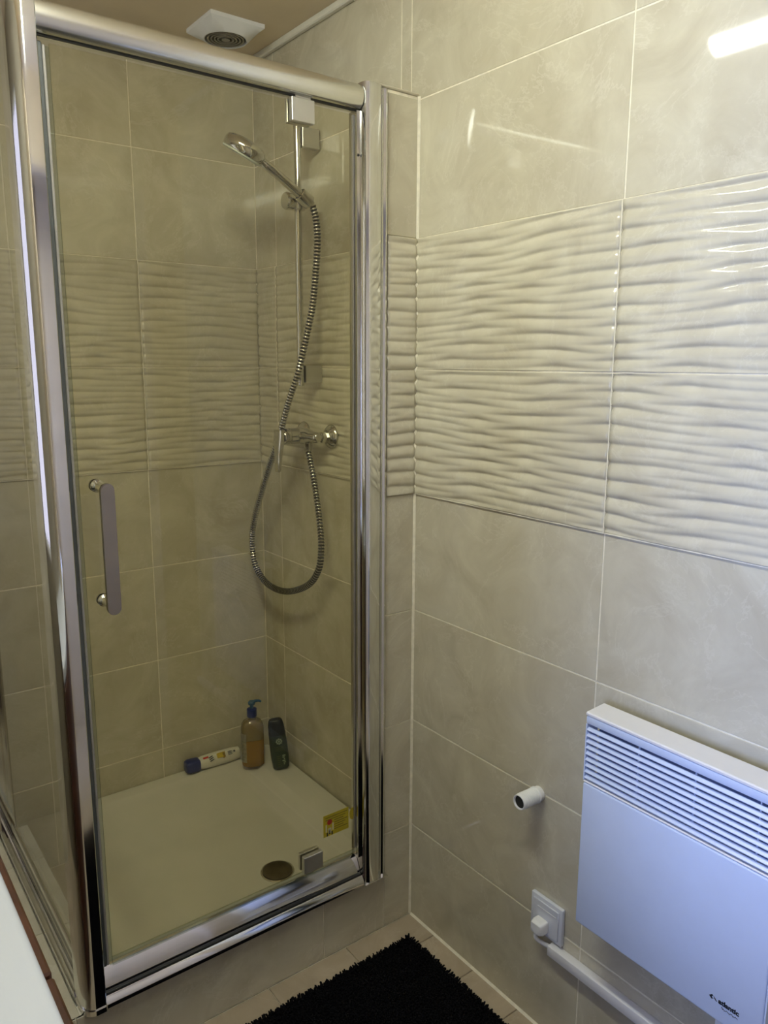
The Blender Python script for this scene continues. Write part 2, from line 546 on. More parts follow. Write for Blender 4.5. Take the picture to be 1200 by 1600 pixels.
# --- floor tiles
fx = [0.0, -.215, -.44, -.665, -.905, -1.13, -1.355, XL]
fy = [-.001, -.105, -.255, -.405, -.555, -.705, -.855, -1.005, -1.155, -1.305, -1.455, -1.605, -1.755, -1.905, -2.055, -2.205, -2.355, YH]
for x1, x0 in zip(fx, fx[1:]):
    for y1, y0 in zip(fy, fy[1:]):
        flat_tile(floor, 'f', x0, x1, y0, y1, 0.0, FLOORT, 'floor_tile')
for y0, y1 in ((.0, .25), (.25, .5), (.5, YB)):
    for x0, x1 in ((-1.355, -.91), (XL, -1.355)):
        flat_tile(floor, 'f', x0, x1, y0, y1, 0.0, FLOORT, 'floor_tile')

# ------------------------------------------------------------------ ceiling lamp (seen only as reflections)
lamp = thing('ceiling_lamp', 'long white tube lamp fixed to the ceiling in front of the shower', 'lamp', (-.885, -.55, ZC))
bm_obj('housing', B(-.930, -.840, -.93, -.17, ZC - .035, ZC - .001, bev=.004), WHITEP, lamp)
lp = [( -.885 + .036 * math.cos(math.radians(a)), ZC - .0355 + .034 * math.sin(math.radians(a))) for a in range(180, 361, 15)]
bm_obj('diffuser', prism(lp, 'y', -.92, -.18), emit('lamp_diffuser', LAMP_COL, LAMP_STRENGTH), lamp, label='glowing white diffuser')

# ------------------------------------------------------------------ shower tray
def rrect(x0, x1, y0, y1, z, r, n=6):
    pts = []
    for cx, cy, a in ((x1 - r, y1 - r, 0), (x0 + r, y1 - r, 90), (x0 + r, y0 + r, 180), (x1 - r, y0 + r, 270)):
        for i in range(n + 1):
            t = math.radians(a + 90 * i / n)
            pts.append((cx + r * math.cos(t), cy + r * math.sin(t), z))
    return pts
tb = bmesh.new()
rings = [rrect(-.829, -.005, .036, .786, .1655, .004), rrect(-.829, -.005, .036, .786, .174, .004), rrect(-.826, -.008, .039, .783, .178, .005),
         rrect(-.796, -.090, .082, .742, .178, .03), rrect(-.792, -.094, .087, .737, .1755, .033), rrect(-.787, -.099, .092, .728, .170, .036),
         rrect(-.752, -.136, .140, .565, .130, .05), rrect(-.740, -.146, .152, .540, .1225, .05), rrect(-.725, -.158, .165, .520, .1205, .05)]
rv = [[tb.verts.new(p) for p in R] for R in rings]
for A, C in zip(rv, rv[1:]):
    n = len(A)
    for i in range(n):
        tb.faces.new((A[i], A[(i + 1) % n], C[(i + 1) % n], C[i]))
# the floor of the tray falls gently to the drain
dc = Vector((-.285, .225, .1190))
dr = [tb.verts.new(dc + Vector((math.cos(2 * PI * i / 28) * .040, math.sin(2 * PI * i / 28) * .040, 0))) for i in range(28)]
last = rv[-1]
def ang(v): return math.atan2(v.co.y - dc.y, v.co.x - dc.x)
lo = sorted(last, key=ang); di = sorted(dr, key=ang)
i = j = 0
nl, nd = len(lo), len(di)
def unwrap(lst, k): return ang(lst[k % len(lst)]) + 2 * PI * (k // len(lst))
while i < nl or j < nd:
    if j >= nd or (i < nl and unwrap(lo, i + 1) <= unwrap(di, j + 1)):
        tb.faces.new((lo[i % nl], lo[(i + 1) % nl], di[j % nd])); i += 1
    else:
        tb.faces.new((lo[i % nl], di[(j + 1) % nd], di[j % nd])); j += 1
tray = thing('shower_tray', 'white acrylic shower tray on the tiled plinth behind the glass', 'shower tray', (-.434, .41, .165))
bm_obj('basin', tb, ACRYL, tray, smooth=False, auto=35)
db = bmesh.new()
lathe(db, (dc.x, dc.y, .1185), (0, 0, 1), [(.046, 0), (.046, .0025), (.043, .004), (.041, .0035)], n=32)
bm_obj('drain_ring', db, FITTING, tray, auto=40, label='chrome drain ring')
DRAINM = noisy(mat('drain_cover', (0.20, 0.175, 0.13), 0.28, 1.0), 25, 0.15)  # chrome cover, the dark it reflects is put into the colour
db = bmesh.new()
lathe(db, (dc.x, dc.y, .1226), (0, 0, 1), [(.0405, 0), (.040, .002), (.034, .0045), (.02, .006), (.004, .0066)], n=32)
bm_obj('drain_cover', db, DRAINM, tray, auto=40, label='domed chrome drain cover, dark reflection in its colour')

# ------------------------------------------------------------------ shower enclosure
enc = thing('shower_enclosure', 'chrome framed shower enclosure with a hinged clear glass door', 'shower enclosure', (-.45, .0, .166))
ZB, ZT = .1662, 2.076
def post_outline(gx, gy):
    pts_ = [(-.8215 + gx * .3, .004), (-.8215 + gx * .3, -.0145 - gy), (-.8232, -.0168 - gy)]
    pts_ += [(-.841 + (.0255 + gx) * math.cos(math.radians(a)), .022 + (.0390 + gy) * math.sin(math.radians(a))) for a in range(270, 179, -9)]
    return pts_ + [(-.8665 - gx, .050 + gx), (-.850, .050 + gx), (-.850, .036), (-.836, .022), (-.834, .004)]
post = post_outline(0, 0)
bm_obj('corner_post', prism(post, 'z', ZB + .012, ZT + .012), CHROME, enc, auto=25)
foot = post_outline(.0025, .0025)
bm_obj('post_foot', prism(foot, 'z', ZB, ZB + .0115), CHROME, enc, auto=25)
rail = [(.030, 2.022), (.004, 2.022)] + [(.004 + .020 * math.cos(math.radians(a)), 2.047 + .025 * math.sin(math.radians(a))) for a in range(262, 97, -12)] + [(.004, 2.072), (.030, 2.072)]
bm_obj('top_rail', prism(rail, 'x', -.8215, -.165), ALU, enc, auto=25)
bm_obj('rail_seal', B(-.8215, -.172, .006, .012, 2.0195, 2.0218), RUBBER, enc)
# wall side: jamb, channel and the slim inner strip with its screws
jamb = [(-.1635, .034), (-.1635, -.003), (-.1625, -.010), (-.1595, -.0155), (-.1550, -.0180), (-.1490, -.0188), (-.1300, -.0188), (-.1240, -.0180), (-.1185, -.0150), (-.1155, -.009), (-.1155, .034)]
bm_obj('door_jamb', prism(jamb, 'z', ZB + .002, ZT), CHROME, enc, auto=25)
chan = [(-.1125, .034), (-.1125, -.008), (-.110, -.0125), (-.105, -.0145), (-.100, -.0125), (-.0945, -.006), (-.0945, .034)]
bm_obj('wall_channel', prism(chan, 'z', ZB, ZT - .004), CHROME, enc, auto=25)
bm_obj('channel_groove', B(-.1153, -.1127, .0, .030, ZB + .002, ZT - .004), GREYMETAL, enc)
strip = bm_obj('inner_strip', B(-.1725, -.1638, .002, .030, .238, 2.020), FITTING, enc)
for z in (1.985 - .055, .30):
    bm_obj('screw_hole', L((-.168, .0019, z), (0, -1, 0), [(.0028, 0), (.0028, .0008)], n=12), RUBBER, strip)
bm_obj('jamb_foot', B(-.1635, -.093, -.021, .034, ZB - .0002, ZB + .0018, bev=.0006), CHROME, enc)
# sill under the door, with an added black strip for the dark reflection along the step
sill = [(-.014, ZB), (-.014, .1735), (-.0125, .177), (-.0065, .1865), (-.004, .1885), (-.001, .1875), (.0005, .184), (.0055, .184), (.0055, .1915), (.0075, .200), (.013, .213), (.0195, .226), (.0255, .2345), (.030, .2365), (.034, .2345), (.035, .1785), (.035, ZB)]
bm_obj('sill_rail', prism(sill, 'x', -.8205, -.1645), CHROME, enc, auto=25)
bm_obj('sill_dark_reflection', B(-.820, -.165, .0006, .0053, .1842, .1905), RUBBER, enc)  # black strip paints the dark reflection in the groove
# the fixed side panel
side = [(-.8695, ZB), (-.8695, .184), (-.8665, .189), (-.862, .1905), (-.858, .188), (-.856, .184), (-.852, .184), (-.849, .190), (-.849, .222), (-.845, .2325), (-.838, .2345), (-.8315, .231), (-.8305, ZB)]
bm_obj('side_sill_rail', prism(side, 'y', .0525, .760), CHROME, enc, auto=25)
srail = [(-.832, 2.022), (-.846, 2.022)] + [(-.846 + .020 * math.cos(math.radians(a)), 2.047 + .025 * math.sin(math.radians(a))) for a in range(262, 97, -12)] + [(-.846, 2.072), (-.832, 2.072)]
bm_obj('side_top_rail', prism(srail, 'y', .0505, .760), CHROME, enc, auto=25)
schan = [(-.8695, .787), (-.8695, .764), (-.866, .7605), (-.836, .7605), (-.832, .764), (-.832, .787)]
bm_obj('side_wall_channel', prism(schan, 'z', .179, ZT - .003), CHROME, enc, auto=25)
bm_obj('side_glass', B(-.848, -.842, .0515, .7600, .2350, 2.0215), GLASS, enc, label='fixed clear side glass')
# the door: glass, seals, pivots, handle, sticker
door = bm_obj('glass_door', B(-.796, -.1755, .012, .018, .258, 2.0125, bev=.0008), GLASS, enc, label='hinged clear glass door')
bm_obj('magnet_seal', B(-.8205, -.8185, .008, .022, .246, 2.013), RUBBER, door, label='black magnetic seal')
bm_obj('edge_profile', B(-.8175, -.8085, .008, .022, .246, 2.012, bev=.002), SEAL, door, label='grey edge profile')
bm_obj('edge_profile', B(-.8080, -.8035, .0095, .0205, .246, 2.008, bev=.001), SEALP, door, label='pale grey edge profile')
bm_obj('edge_seal', B(-.8030, -.7965, .0105, .0195, .246, 2.006), SEALT, door, label='clear plastic edge seal')
bm_obj('hinge_seal', B(-.1755, -.1735, .0115, .0185, .262, 2.0125), SEALP, door)
bm_obj('bottom_seal', B(-.796, -.176, .0125, .0175, .2385, .2575), SEALT, door, label='clear bottom seal')
for z0, z1, s in ((1.971, 2.0165, 1), (.2605, .3045, -1)):
    cb = bmesh.new()
    box(cb, -.334, -.280, -.002, .0115, z0, z1, bev=.0012)
    box(cb, -.334, -.280, .0185, .029, z0, z1, bev=.0012)
    if s > 0:
        box(cb, -.322, -.286, .004, .0115, z1 - .0005, z1 + .005)
    bm_obj('pivot_clip', cb, SATIN, door, auto=30, label='square chrome pivot clip')
hb = bmesh.new()
HX, HY = -.765, -.046
hz0, hz1 = 1.028, 1.262
w = .0125
out = [(HX + w * math.cos(math.radians(a)), hz1 - w + w * math.sin(math.radians(a)) + .008) for a in range(0, 181, 18)]
out += [(HX + w * math.cos(math.radians(a)), hz0 + w + w * math.sin(math.radians(a)) - .008) for a in range(180, 361, 18)]
hb = prism(out, 'y', HY - .005, HY + .005)
bmesh.ops.bevel(hb, geom=[e for e in hb.edges if abs(e.verts[0].co.y - e.verts[1].co.y) < 1e-6], offset=.0012, segments=2, affect='EDGES')
bm_obj('door_handle', hb, CHROME_DARKREFL, door, auto=30, label='flat chrome pull handle')
for z in (hz1 - .004, hz0 + .006):
    s = bmesh.new()
    lathe(s, (HX, .0118, z), (0, -1, 0), [(.0125, 0), (.0125, .004), (.0085, .009), (.008, .0548)], n=20)
    lathe(s, (HX, .0182, z), (0, 1, 0), [(.0125, 0), (.0125, .005), (.010, .007)], n=20)
    bm_obj('handle_stud', s, CHROME, door, auto=35)
# yellow warning sticker inside the glass
STY = noisy(mat('yellow_sticker', (0.62, 0.52, 0.03), 0.5), 60, 0.05)
RED = noisy(mat('red_print', (0.55, 0.03, 0.02), 0.5), 60, 0.1)
OLIVE = noisy(mat('olive_print', (0.22, 0.19, 0.02), 0.5), 60, 0.1)
WPRINT = noisy(mat('white_print', (0.8, 0.8, 0.72), 0.5), 60, 0.05)
mats = [STY, RED, OLIVE, WPRINT, BLACKINK]
sb = bmesh.new()
box(sb, -.266, -.190, .0183, .0187, .322, .381, mi=0)
yf0, yf1 = .01815, .0183
for k in range(7):
    z = .374 - k * .0062
    box(sb, -.264 + (.030 if k > 1 else .004), -.194 - (.006 * (k % 3)), yf0, yf1, z - .0022, z, mi=2)
lathe(sb, (-.2475, yf1, .3595), (0, -1, 0), [(.0075, 0), (.0075, .00015)], n=14, mi=1)
for dx, dz, w_, h_, mi in ((-.010, -.004, .004, .020, 3), (.010, -.004, .004, .020, 3), (0, -.012, .009, .014, 3), (0, -.016, .004, .012, 4), (-.007, -.021, .004, .010, 4), (.007, -.021, .004, .010, 4)):
    box(sb, -.2475 + dx - w_ / 2, -.2475 + dx + w_ / 2, yf0, yf1, .3485 + dz - h_ / 2, .3485 + dz + h_ / 2, mi=mi)
bm_obj('warning_sticker', sb, mats, door, label='yellow warning sticker with red pictogram')
bm_obj('round_sticker', L((-.1785 + .0, .0187, .358), (0, -1, 0), [(.0165, 0), (.0165, .0004)], n=24, sx=.55), STY, door, label='small yellow sticker')

# ------------------------------------------------------------------ shower fittings on the right wall
BX, BY = -.069, .421
bar = thing('shower_slide_rail', 'chrome shower rail fixed to the wall behind the glass', 'shower rail', (0, BY, 1.43))
bm_obj('bar', L((BX, BY, 1.425), (0, 0, 1), [(.0085, 0), (.0095, .001), (.0095, .683), (.0085, .684)], n=20), FITTING, bar, auto=40)
for z0, z1 in ((2.047, 2.097), (1.433, 1.481)):
    b_ = bmesh.new()
    box(b_, -.0585, -.0052, BY - .011, BY + .011, z0, z1, bev=.0015)
    bm_obj('wall_bracket', b_, SATINB, bar, auto=30)
sl = bmesh.new()
lathe(sl, (BX, BY, 1.888), (0, 0, 1), [(.0175, 0), (.0195, .003), (.0195, .043), (.0175, .046)], n=24)
lathe(sl, (BX - .017, BY, 1.908), (-1, 0, 0), [(.021, 0), (.0225, .004), (.0225, .020), (.020, .024)], n=28)
lathe(sl, (BX, BY - .018, 1.911), (0, -1, 0), [(.013, 0), (.013, .010)], n=20)
_ax = (Vector((-.196, .372, 1.980)) - Vector((-.058, .372, 1.897))).normalized()
lathe(sl, Vector((-.058, .372, 1.897)) + _ax * .006, _ax, [(.0142, 0), (.0185, .0005), (.0190, .012), (.0175, .034), (.0142, .036)], n=24, cap=False)
bm_obj('slider', sl, FITTING, bar, auto=40, label='round chrome slider holding the hand shower')

# hand shower, resting in the slider on the near side of the bar
HYP = .372
hand = thing('hand_shower', 'round chrome hand shower tilted up from the rail slider', 'shower head', (BX, HYP, 1.915))
low = Vector((-.058, HYP, 1.897)); joint = Vector((-.196, HYP, 1.980)); ctr = Vector((-.252, HYP, 1.997))
dh = (joint - low).normalized()
hl = (joint - low).length
hb = L(low, dh, [(.0105, -.002), (.0125, .002), (.0130, .03), (.0125, .07), (.0120, .11), (.0130, hl - .02), (.0115, hl - .004), (.0105, hl + .012)], n=20, sy=.9)
bm_obj('handle', hb, FITTING, hand, auto=40)
fn = Vector((-.33, .38, -.86)).normalized()       # the way the spray face looks
hd = bmesh.new()
lathe(hd, ctr, -fn, [(.0505, -.006), (.053, -.002), (.053, .012), (.050, .020), (.040, .026), (.020, .030), (.004, .031)], n=40)
bm_obj('head', hd, FITTING, hand, auto=40)
WRIM = noisy(mat('pale_rim', (0.62, 0.66, 0.55), 0.4), 30, 0.05)
hr = bmesh.new()
lathe(hr, ctr + fn * .0062, fn, [(.0515, 0), (.0515, .003), (.049, .005), (.044, .0052), (.044, .001)], n=40, cap=False)
bm_obj('spray_rim', hr, WRIM, hand, auto=40, label='pale rim around the spray face')
bm_obj('spray_face', L(ctr + fn * .0062, fn, [(.0435, 0), (.0435, .0035), (.030, .0048), (.004, .0052)], n=36), CHROME, hand, auto=40, label='shiny spray face')

# hose
hose_ctrl = [(-.0545, HYP, 1.8945), (-0.046, 0.368, 1.857), (-0.046, 0.363, 1.800), (-0.052, 0.365, 1.718), (-0.062, 0.367, 1.635), (-0.080, 0.373, 1.550), (-0.098, 0.385, 1.465), (-0.106, 0.423, 1.386), (-0.108, 0.473, 1.294), (-0.102, 0.535, 1.215), (-0.088, 0.634, 1.096), (-0.076, 0.709, 0.992), (-0.072, 0.734, 0.914), (-0.070, 0.716, 0.843), (-0.070, 0.641, 0.802), (-0.070, 0.525, 0.805), (-0.068, 0.405, 0.851), (-0.066, 0.347, 0.908), (-0.064, 0.333, 0.970), (-0.062, 0.341, 1.042), (-0.058, 0.369, 1.138), (-0.056, 0.388, 1.190), (-.056, .4080, 1.2435)]
pts = spline(hose_ctrl, .0022)
HOSED = noisy(mat('hose_groove', (0.03, 0.028, 0.022), 0.5, 0.3), 40, 0.1)
hs = bmesh.new()
tube_along(hs, pts, lambda i: .0100 if i % 4 in (0, 1) else .0080, n=12, mif=lambda i: 1 if i % 4 in (1, 2) else 0)
hose = bm_obj('shower_hose', hs, [FITTING, HOSED], None, auto=50)
tag(hose, 'ribbed metal shower hose hanging in a long loop below the mixer', 'hose')

# mixer
MX, MZ = -.056, 1.284
mix = thing('shower_mixer', 'chrome single lever shower mixer tap on the wavy wall tiles', 'tap', (0, .4385, MZ))
for y in (.366, .511):
    r = bmesh.new()
    lathe(r, (-.0048, y, MZ), (-1, 0, 0), [(.0345, 0), (.0345, .002), (.032, .006), (.026, .012), (.019, .017), (.019, .018)], n=32)
    bm_obj('rosette', r, FITTING, mix, auto=40)
    r = bmesh.new()
    lathe(r, (-.0225, y, MZ), (-1, 0, 0), [(.0125, 0), (.0125, .006), (.0165, .007), (.0165, .018), (.0125, .019), (.0125, .030)], n=6)
    bm_obj('union_nut', r, FITTING, mix)
mb = bmesh.new()
lathe(mb, (MX, .352, MZ), (0, 1, 0), [(.010, 0), (.0135, .003), (.0155, .010), (.0155, .035), (.020, .05), (.0235, .068), (.0245, .0865), (.0235, .105), (.020, .123), (.0155, .138), (.0155, .163), (.0135, .170), (.010, .173)], n=24)
lathe(mb, (MX - .015, .4385, MZ), (-1, 0, 0), [(.0225, 0), (.0225, .030), (.0215, .031), (.0215, .032), (.0225, .033), (.0225, .048), (.020, .052)], n=28)
lathe(mb, (MX, .408, MZ - .014), (0, 0, -1), [(.012, 0), (.012, .014), (.0105, .016), (.0105, .025)], n=18)
bm_obj('mixer_body', mb, FITTING, mix, auto=40)
lv = bmesh.new()
prof = [(.0195, .020, .0075), (.020, .0, .009), (.0185, -.02, .009), (.0150, -.045, .0075), (.0125, -.07, .006), (.0115, -.092, .0055), (.0095, -.098, .004)]
rg = []
for wy, dz, tx in prof:
    x = MX - .0755 - .006 * max(0, -dz) / .1
    rg.append([lv.verts.new((x + tx * sx_, .4385 + wy * sy_, MZ + dz)) for sx_, sy_ in ((1, -.75), (1, .75), (.6, 1), (-.6, 1), (-1, .75), (-1, -.75), (-.6, -1), (.6, -1))])
for A, C in zip(rg, rg[1:]):
    for i in range(8):
        lv.faces.new((A[i], A[(i + 1) % 8], C[(i + 1) % 8], C[i]))
lv.faces.new(rg[0]); lv.faces.new(rg[-1][::-1])
bm_obj('lever', lv, FITTING, mix, auto=40)

# ------------------------------------------------------------------ bottles on the tray
ZR = .1785
pump = thing('pump_bottle', 'amber liquid soap bottle with a dark blue pump in the shower corner', 'bottle', (-.112, .692, ZR))
AMBER = mat('amber_soap', (0.36, 0.19, 0.012), 0.10)
AMBER.node_tree.nodes['Principled BSDF'].inputs['Transmission Weight'].default_value = 0.25
noisy(AMBER, 10, 0.08)
CLEARB = mat('clear_plastic_bottle', (0.36, 0.27, 0.10), 0.12)
CLEARB.node_tree.nodes['Principled BSDF'].inputs['Transmission Weight'].default_value = 0.45
noisy(CLEARB, 10, 0.05)
NAVY = noisy(mat('navy_plastic', (0.010, 0.022, 0.14), 0.3), 20, 0.1)
TEAL = noisy(mat('teal_blue_plastic', (0.012, 0.075, 0.16), 0.3), 20, 0.1)
ax = Vector((0, 0, 1))
ub = Vector((math.cos(YAW - .25), -math.sin(YAW - .25), 0))
def super_ring(c, u, v, a, b, n=28, e=3.2):
    out = []
    for i in range(n):
        t = 2 * PI * i / n
        ct, st = math.cos(t), math.sin(t)
        out.append(c + u * a * math.copysign(abs(ct) ** (2 / e), ct) + v * b * math.copysign(abs(st) ** (2 / e), st))
    return out
def loft(bm, rings, mi=0, caps=True):
    R = [[bm.verts.new(p) for p in r] for r in rings]
    for A, C in zip(R, R[1:]):
        n = len(A)
        for i in range(n):
            bm.faces.new((A[i], A[(i + 1) % n], C[(i + 1) % n], C[i])).material_index = mi
    if caps:
        bm.faces.new(R[0][::-1]).material_index = mi
        bm.faces.new(R[-1]).material_index = mi
    return bm
vb = ax.cross(ub)
pc = Vector((-.112, .692, ZR))
body = [(.032, .024, 0), (.0365, .027, .004), (.037, .0275, .05), (.037, .0275, .092)]
top = [(.037, .0275, .093), (.037, .0275, .128), (.035, .026, .142), (.028, .022, .152), (.016, .015, .159), (.0135, .0135, .160), (.0135, .0135, .168)]
bm_obj('soap', loft(bmesh.new(), [super_ring(pc + ax * h, ub, vb, a, b) for a, b, h in body]), AMBER, pump, auto=40, label='amber soap filling the lower bottle')
bm_obj('bottle_neck', loft(bmesh.new(), [super_ring(pc + ax * h, ub, vb, a, b) for a, b, h in top]), CLEARB, pump, auto=40, label='clear empty upper bottle')
bm_obj('pump_collar', L(pc + ax * .1685, ax, [(.0155, 0), (.0165, .002), (.016, .026), (.012, .028)], n=24), NAVY, pump, auto=40)
pn = L(pc + ax * .197, ax, [(.006, 0), (.006, .012), (.011, .013), (.012, .020), (.009, .024)], n=18)
nz = pc + ax * .216
tube_along(pn, spline([nz, nz + ub * .012 + ax * .004, nz + ub * .024 + ax * .004, nz + ub * .032 - ax * .001], .004), lambda i: .0058 - .0003 * i, n=10)
bm_obj('pump_head', pn, TEAL, pump, auto=40)
LABELM = noisy(mat('pale_label', (0.50, 0.46, 0.33), 0.5), 120, 0.35)
lb = bmesh.new()
ring0 = super_ring(pc + ax * .018, ub, vb, .0375, .028); ring1 = super_ring(pc + ax * .118, ub, vb, .0375, .028)
idx = [14, 15, 16, 17, 18, 19]
va = [lb.verts.new(ring0[i]) for i in idx]; vc = [lb.verts.new(ring1[i]) for i in idx]
for i in range(len(idx) - 1):
    lb.faces.new((va[i], va[i + 1], vc[i + 1], vc[i]))
bmesh.ops.solidify(lb, geom=lb.faces[:], thickness=.0004)
bm_obj('side_label', lb, LABELM, pump, label='pale printed label on the left side')

green = thing('shampoo_bottle', 'dark green shampoo bottle leaning beside the amber soap bottle', 'bottle', (-.050, .610, ZR))
DGREEN = noisy(mat('dark_green_plastic', (0.018, 0.034, 0.010), 0.28), 10, 0.2)
DCAP = noisy(mat('blackish_cap', (0.006, 0.009, 0.007), 0.3), 10, 0.2)
GPRINT = noisy(mat('pale_green_print', (0.30, 0.36, 0.20), 0.5), 40, 0.1)
OPRINT = noisy(mat('olive_green_print', (0.06, 0.075, 0.016), 0.5), 40, 0.1)
tiltd = (Vector((0, 0, 1)) - ub * .10 + vb * .02).normalized()
gu = (ub - tiltd * ub.dot(tiltd)).normalized(); gv = tiltd.cross(gu)
gc = Vector((-.052, .610, ZR + .0035))
bodyg = [(.022, .014, 0), (.0265, .0185, .005), (.029, .0205, .04), (.029, .0205, .085), (.0275, .0195, .118)]
capg = [(.0276, .0196, .1185), (.0275, .0195, .123), (.0255, .018, .150), (.022, .0155, .166), (.019, .013, .169)]
bm_obj('bottle_body', loft(bmesh.new(), [super_ring(gc + tiltd * h, gu, gv, a, b, e=2.8) for a, b, h in bodyg]), DGREEN, green, auto=40)
bm_obj('cap', loft(bmesh.new(), [super_ring(gc + tiltd * h, gu, gv, a, b, e=2.8) for a, b, h in capg]), DCAP, green, auto=40, label='black rounded cap')
def patch(bm, c, u, v, n, w, h, mi=0, t=.0005, k=1):
    p = [c - u * w / 2 - v * h / 2, c + u * w / 2 - v * h / 2, c + u * w / 2 + v * h / 2, c - u * w / 2 + v * h / 2]
    A = [bm.verts.new(q) for q in p]; C = [bm.verts.new(q + n * t) for q in p]
    for f in ((A[3], A[2], A[1], A[0]), tuple(C), *[(A[i], A[(i + 1) % 4], C[(i + 1) % 4], C[i]) for i in range(4)]):
        bm.faces.new(f).material_index = mi
gp = bmesh.new()
gn = -gv
front = lambda h, x=0, d=.0206: gc + tiltd * h + gu * x + gn * d
for k in range(8):
    a = k * PI / 4
    patch(gp, front(.100, .002 + .0080 * math.cos(a), .0202) + tiltd * .0080 * math.sin(a), gu, tiltd, gn, .0050, .0050, 0)
patch(gp, front(.1, .002, .0202), gu, tiltd, gn, .006, .006, 0)
for k in range(5):
    patch(gp, front(.082 - k * .0035, .0), gu, tiltd, gn, .030 - .003 * (k % 2), .0016, 1)
for k in range(6):
    patch(gp, front(.020 + k * .006, .010 + .002 * (k % 2), .0208), gu, tiltd, gn, .004 + .003 * (k % 3), .0035, 0)
    patch(gp, front(.014 + k * .007, -.004), gu, tiltd, gn, .014, .0025, 1)
bm_obj('label_print', gp, [GPRINT, OPRINT], green, label='pale printed emblem and lettering')

lying = thing('shower_gel_tube', 'white shower gel bottle with a navy cap lying along the tray edge', 'bottle', (-.22, .757, ZR))
WGEL = noisy(mat('cream_white_plastic', (0.72, 0.70, 0.60), 0.3), 20, 0.02)
ld = Vector((-.9986, .045, 0)).normalized()       # from the foot of the bottle towards its cap
lu = Vector((0, 0, 1)); lvv = ld.cross(lu)
lc = Vector((-.132, .752, ZR + .0225))
bl_ = [(.012, .010, 0), (.019, .015, .004), (.0215, .019, .03), (.0222, .0205, .09), (.0205, .020, .130), (.0175, .0185, .142)]
bm_obj('bottle_body', loft(bmesh.new(), [super_ring(lc + ld * h, lu, lvv, a, b, e=2.5) for a, b, h in bl_]), WGEL, lying, auto=40)
cl_ = [(.0178, .0186, .1425), (.0195, .0195, .148), (.0205, .0205, .176), (.018, .018, .186), (.015, .015, .188)]
bm_obj('cap', loft(bmesh.new(), [super_ring(lc + ld * h, lu, lvv, a, b, e=4.0) for a, b, h in cl_]), NAVY, lying, auto=40, label='navy blue cap')
YEL = noisy(mat('yellow_print', (0.62, 0.45, 0.03), 0.5), 40, 0.1)
DARKP = noisy(mat('dark_print', (0.03, 0.035, 0.05), 0.5), 40, 0.1)
OCHRE = noisy(mat('ochre_print', (0.25, 0.16, 0.02), 0.5), 40, 0.1)
lpz = bmesh.new()
pnorm = Vector((-.0, -.75, .66)).normalized()
pu = -ld; pv = pnorm.cross(pu).normalized()
if pv.z < 0: pv = -pv
at = lambda h, y=0: lc + ld * h + pnorm * (.0243 if h < .11 else .0228) + pv * y
patch(lpz, at(.124, .007), pu, pv, pnorm, .018, .006, 1)
for k in range(3):
    patch(lpz, at(.108 - .001 * k, .005 - k * .006), (pu + pv * .3).normalized(), pv, pnorm, .015, .003, 2)
patch(lpz, at(.076, .002), pu, pv, pnorm, .022, .016, 0)
patch(lpz, at(.063, .000), (pu + pv * .5).normalized(), pv, pnorm, .010, .018, 3)
patch(lpz, at(.070, .009), pu, pv, pnorm, .024, .003, 0)
for k in range(3):
    patch(lpz, at(.042, .006 - k * .005), pu, pv, pnorm, .014, .002, 2)
patch(lpz, at(.026, .003), pu, pv, pnorm, .006, .006, 2)
bm_obj('label_print', lpz, [YEL, RED, DARKP, OCHRE], lying, label='yellow, red and dark label print')

# ------------------------------------------------------------------ extractor fan on the ceiling
FX, FY, FH = -.165, .625, .0775
fan = thing('extractor_fan', 'square white extractor fan on the ceiling above the shower', 'fan', (FX, FY, ZC))
fb = bmesh.new()
def sq(h, z): return [Vector((FX + a * h, FY + b * h, z)) for a, b in ((-1, -1), (1, -1), (1, 1), (-1, 1))]
n4 = 32
def blend(h, r, t, z):
    out = []
    for i in range(n4):
        a = 2 * PI * i / n4 + PI / 4
        c, s = math.cos(a), math.sin(a)
        k = 1 / max(abs(c), abs(s))
        rr = r * (1 - t) + h * k * t
        out.append(Vector((FX + c * rr, FY + s * rr, z)))
    return out
loft(fb, [blend(FH, FH, 1, ZC - .0005), blend(FH, FH, 1, ZC - .010), blend(FH - .002, FH, 1, ZC - .012), blend(FH * .90, .068, .6, ZC - .022), blend(FH, .0585, 0, ZC - .034), blend(FH, .0555, 0, ZC - .034), blend(FH, .0555, 0, ZC - .006)], caps=False)
bm_obj('frame', fb, WHITEP, fan, auto=30)
bm_obj('backing', L((FX, FY, ZC - .007), (0, 0, -1), [(.055, 0), (.055, .002)], n=28), RUBBER, fan, label='dark fan opening')
FRING = noisy(mat('greyed_plastic', (0.30, 0.28, 0.22), 0.5), 30, 0.1)
for r in (.0495, .0405, .0315, .0225):
    g = bmesh.new()
    lathe(g, (FX, FY, ZC - .033), (0, 0, 1), [(r, 0), (r, .012), (r - .0042, .012), (r - .0042, 0), (r, 0)], n=32, cap=False)
    bm_obj('grille_ring', g, FRING, fan, auto=30)
g = bmesh.new()
lathe(g, (FX, FY, ZC - .034), (0, 0, 1), [(.011, 0), (.011, .012)], n=20)
for a in range(4):
    d = Vector((math.cos(a * PI / 2 + .4), math.sin(a * PI / 2 + .4), 0))
    tube_along(g, [Vector((FX, FY, ZC - .0185)) + d * .010, Vector((FX, FY, ZC - .0185)) + d * .0552], lambda i: .002, n=6)
bm_obj('grille_hub', g, FRING, fan)
bm_obj('screw_hole', L((FX + .058, FY - .052, ZC - .0185), (0, 0, -1), [(.004, 0), (.004, .002)], n=12), RUBBER, fan)

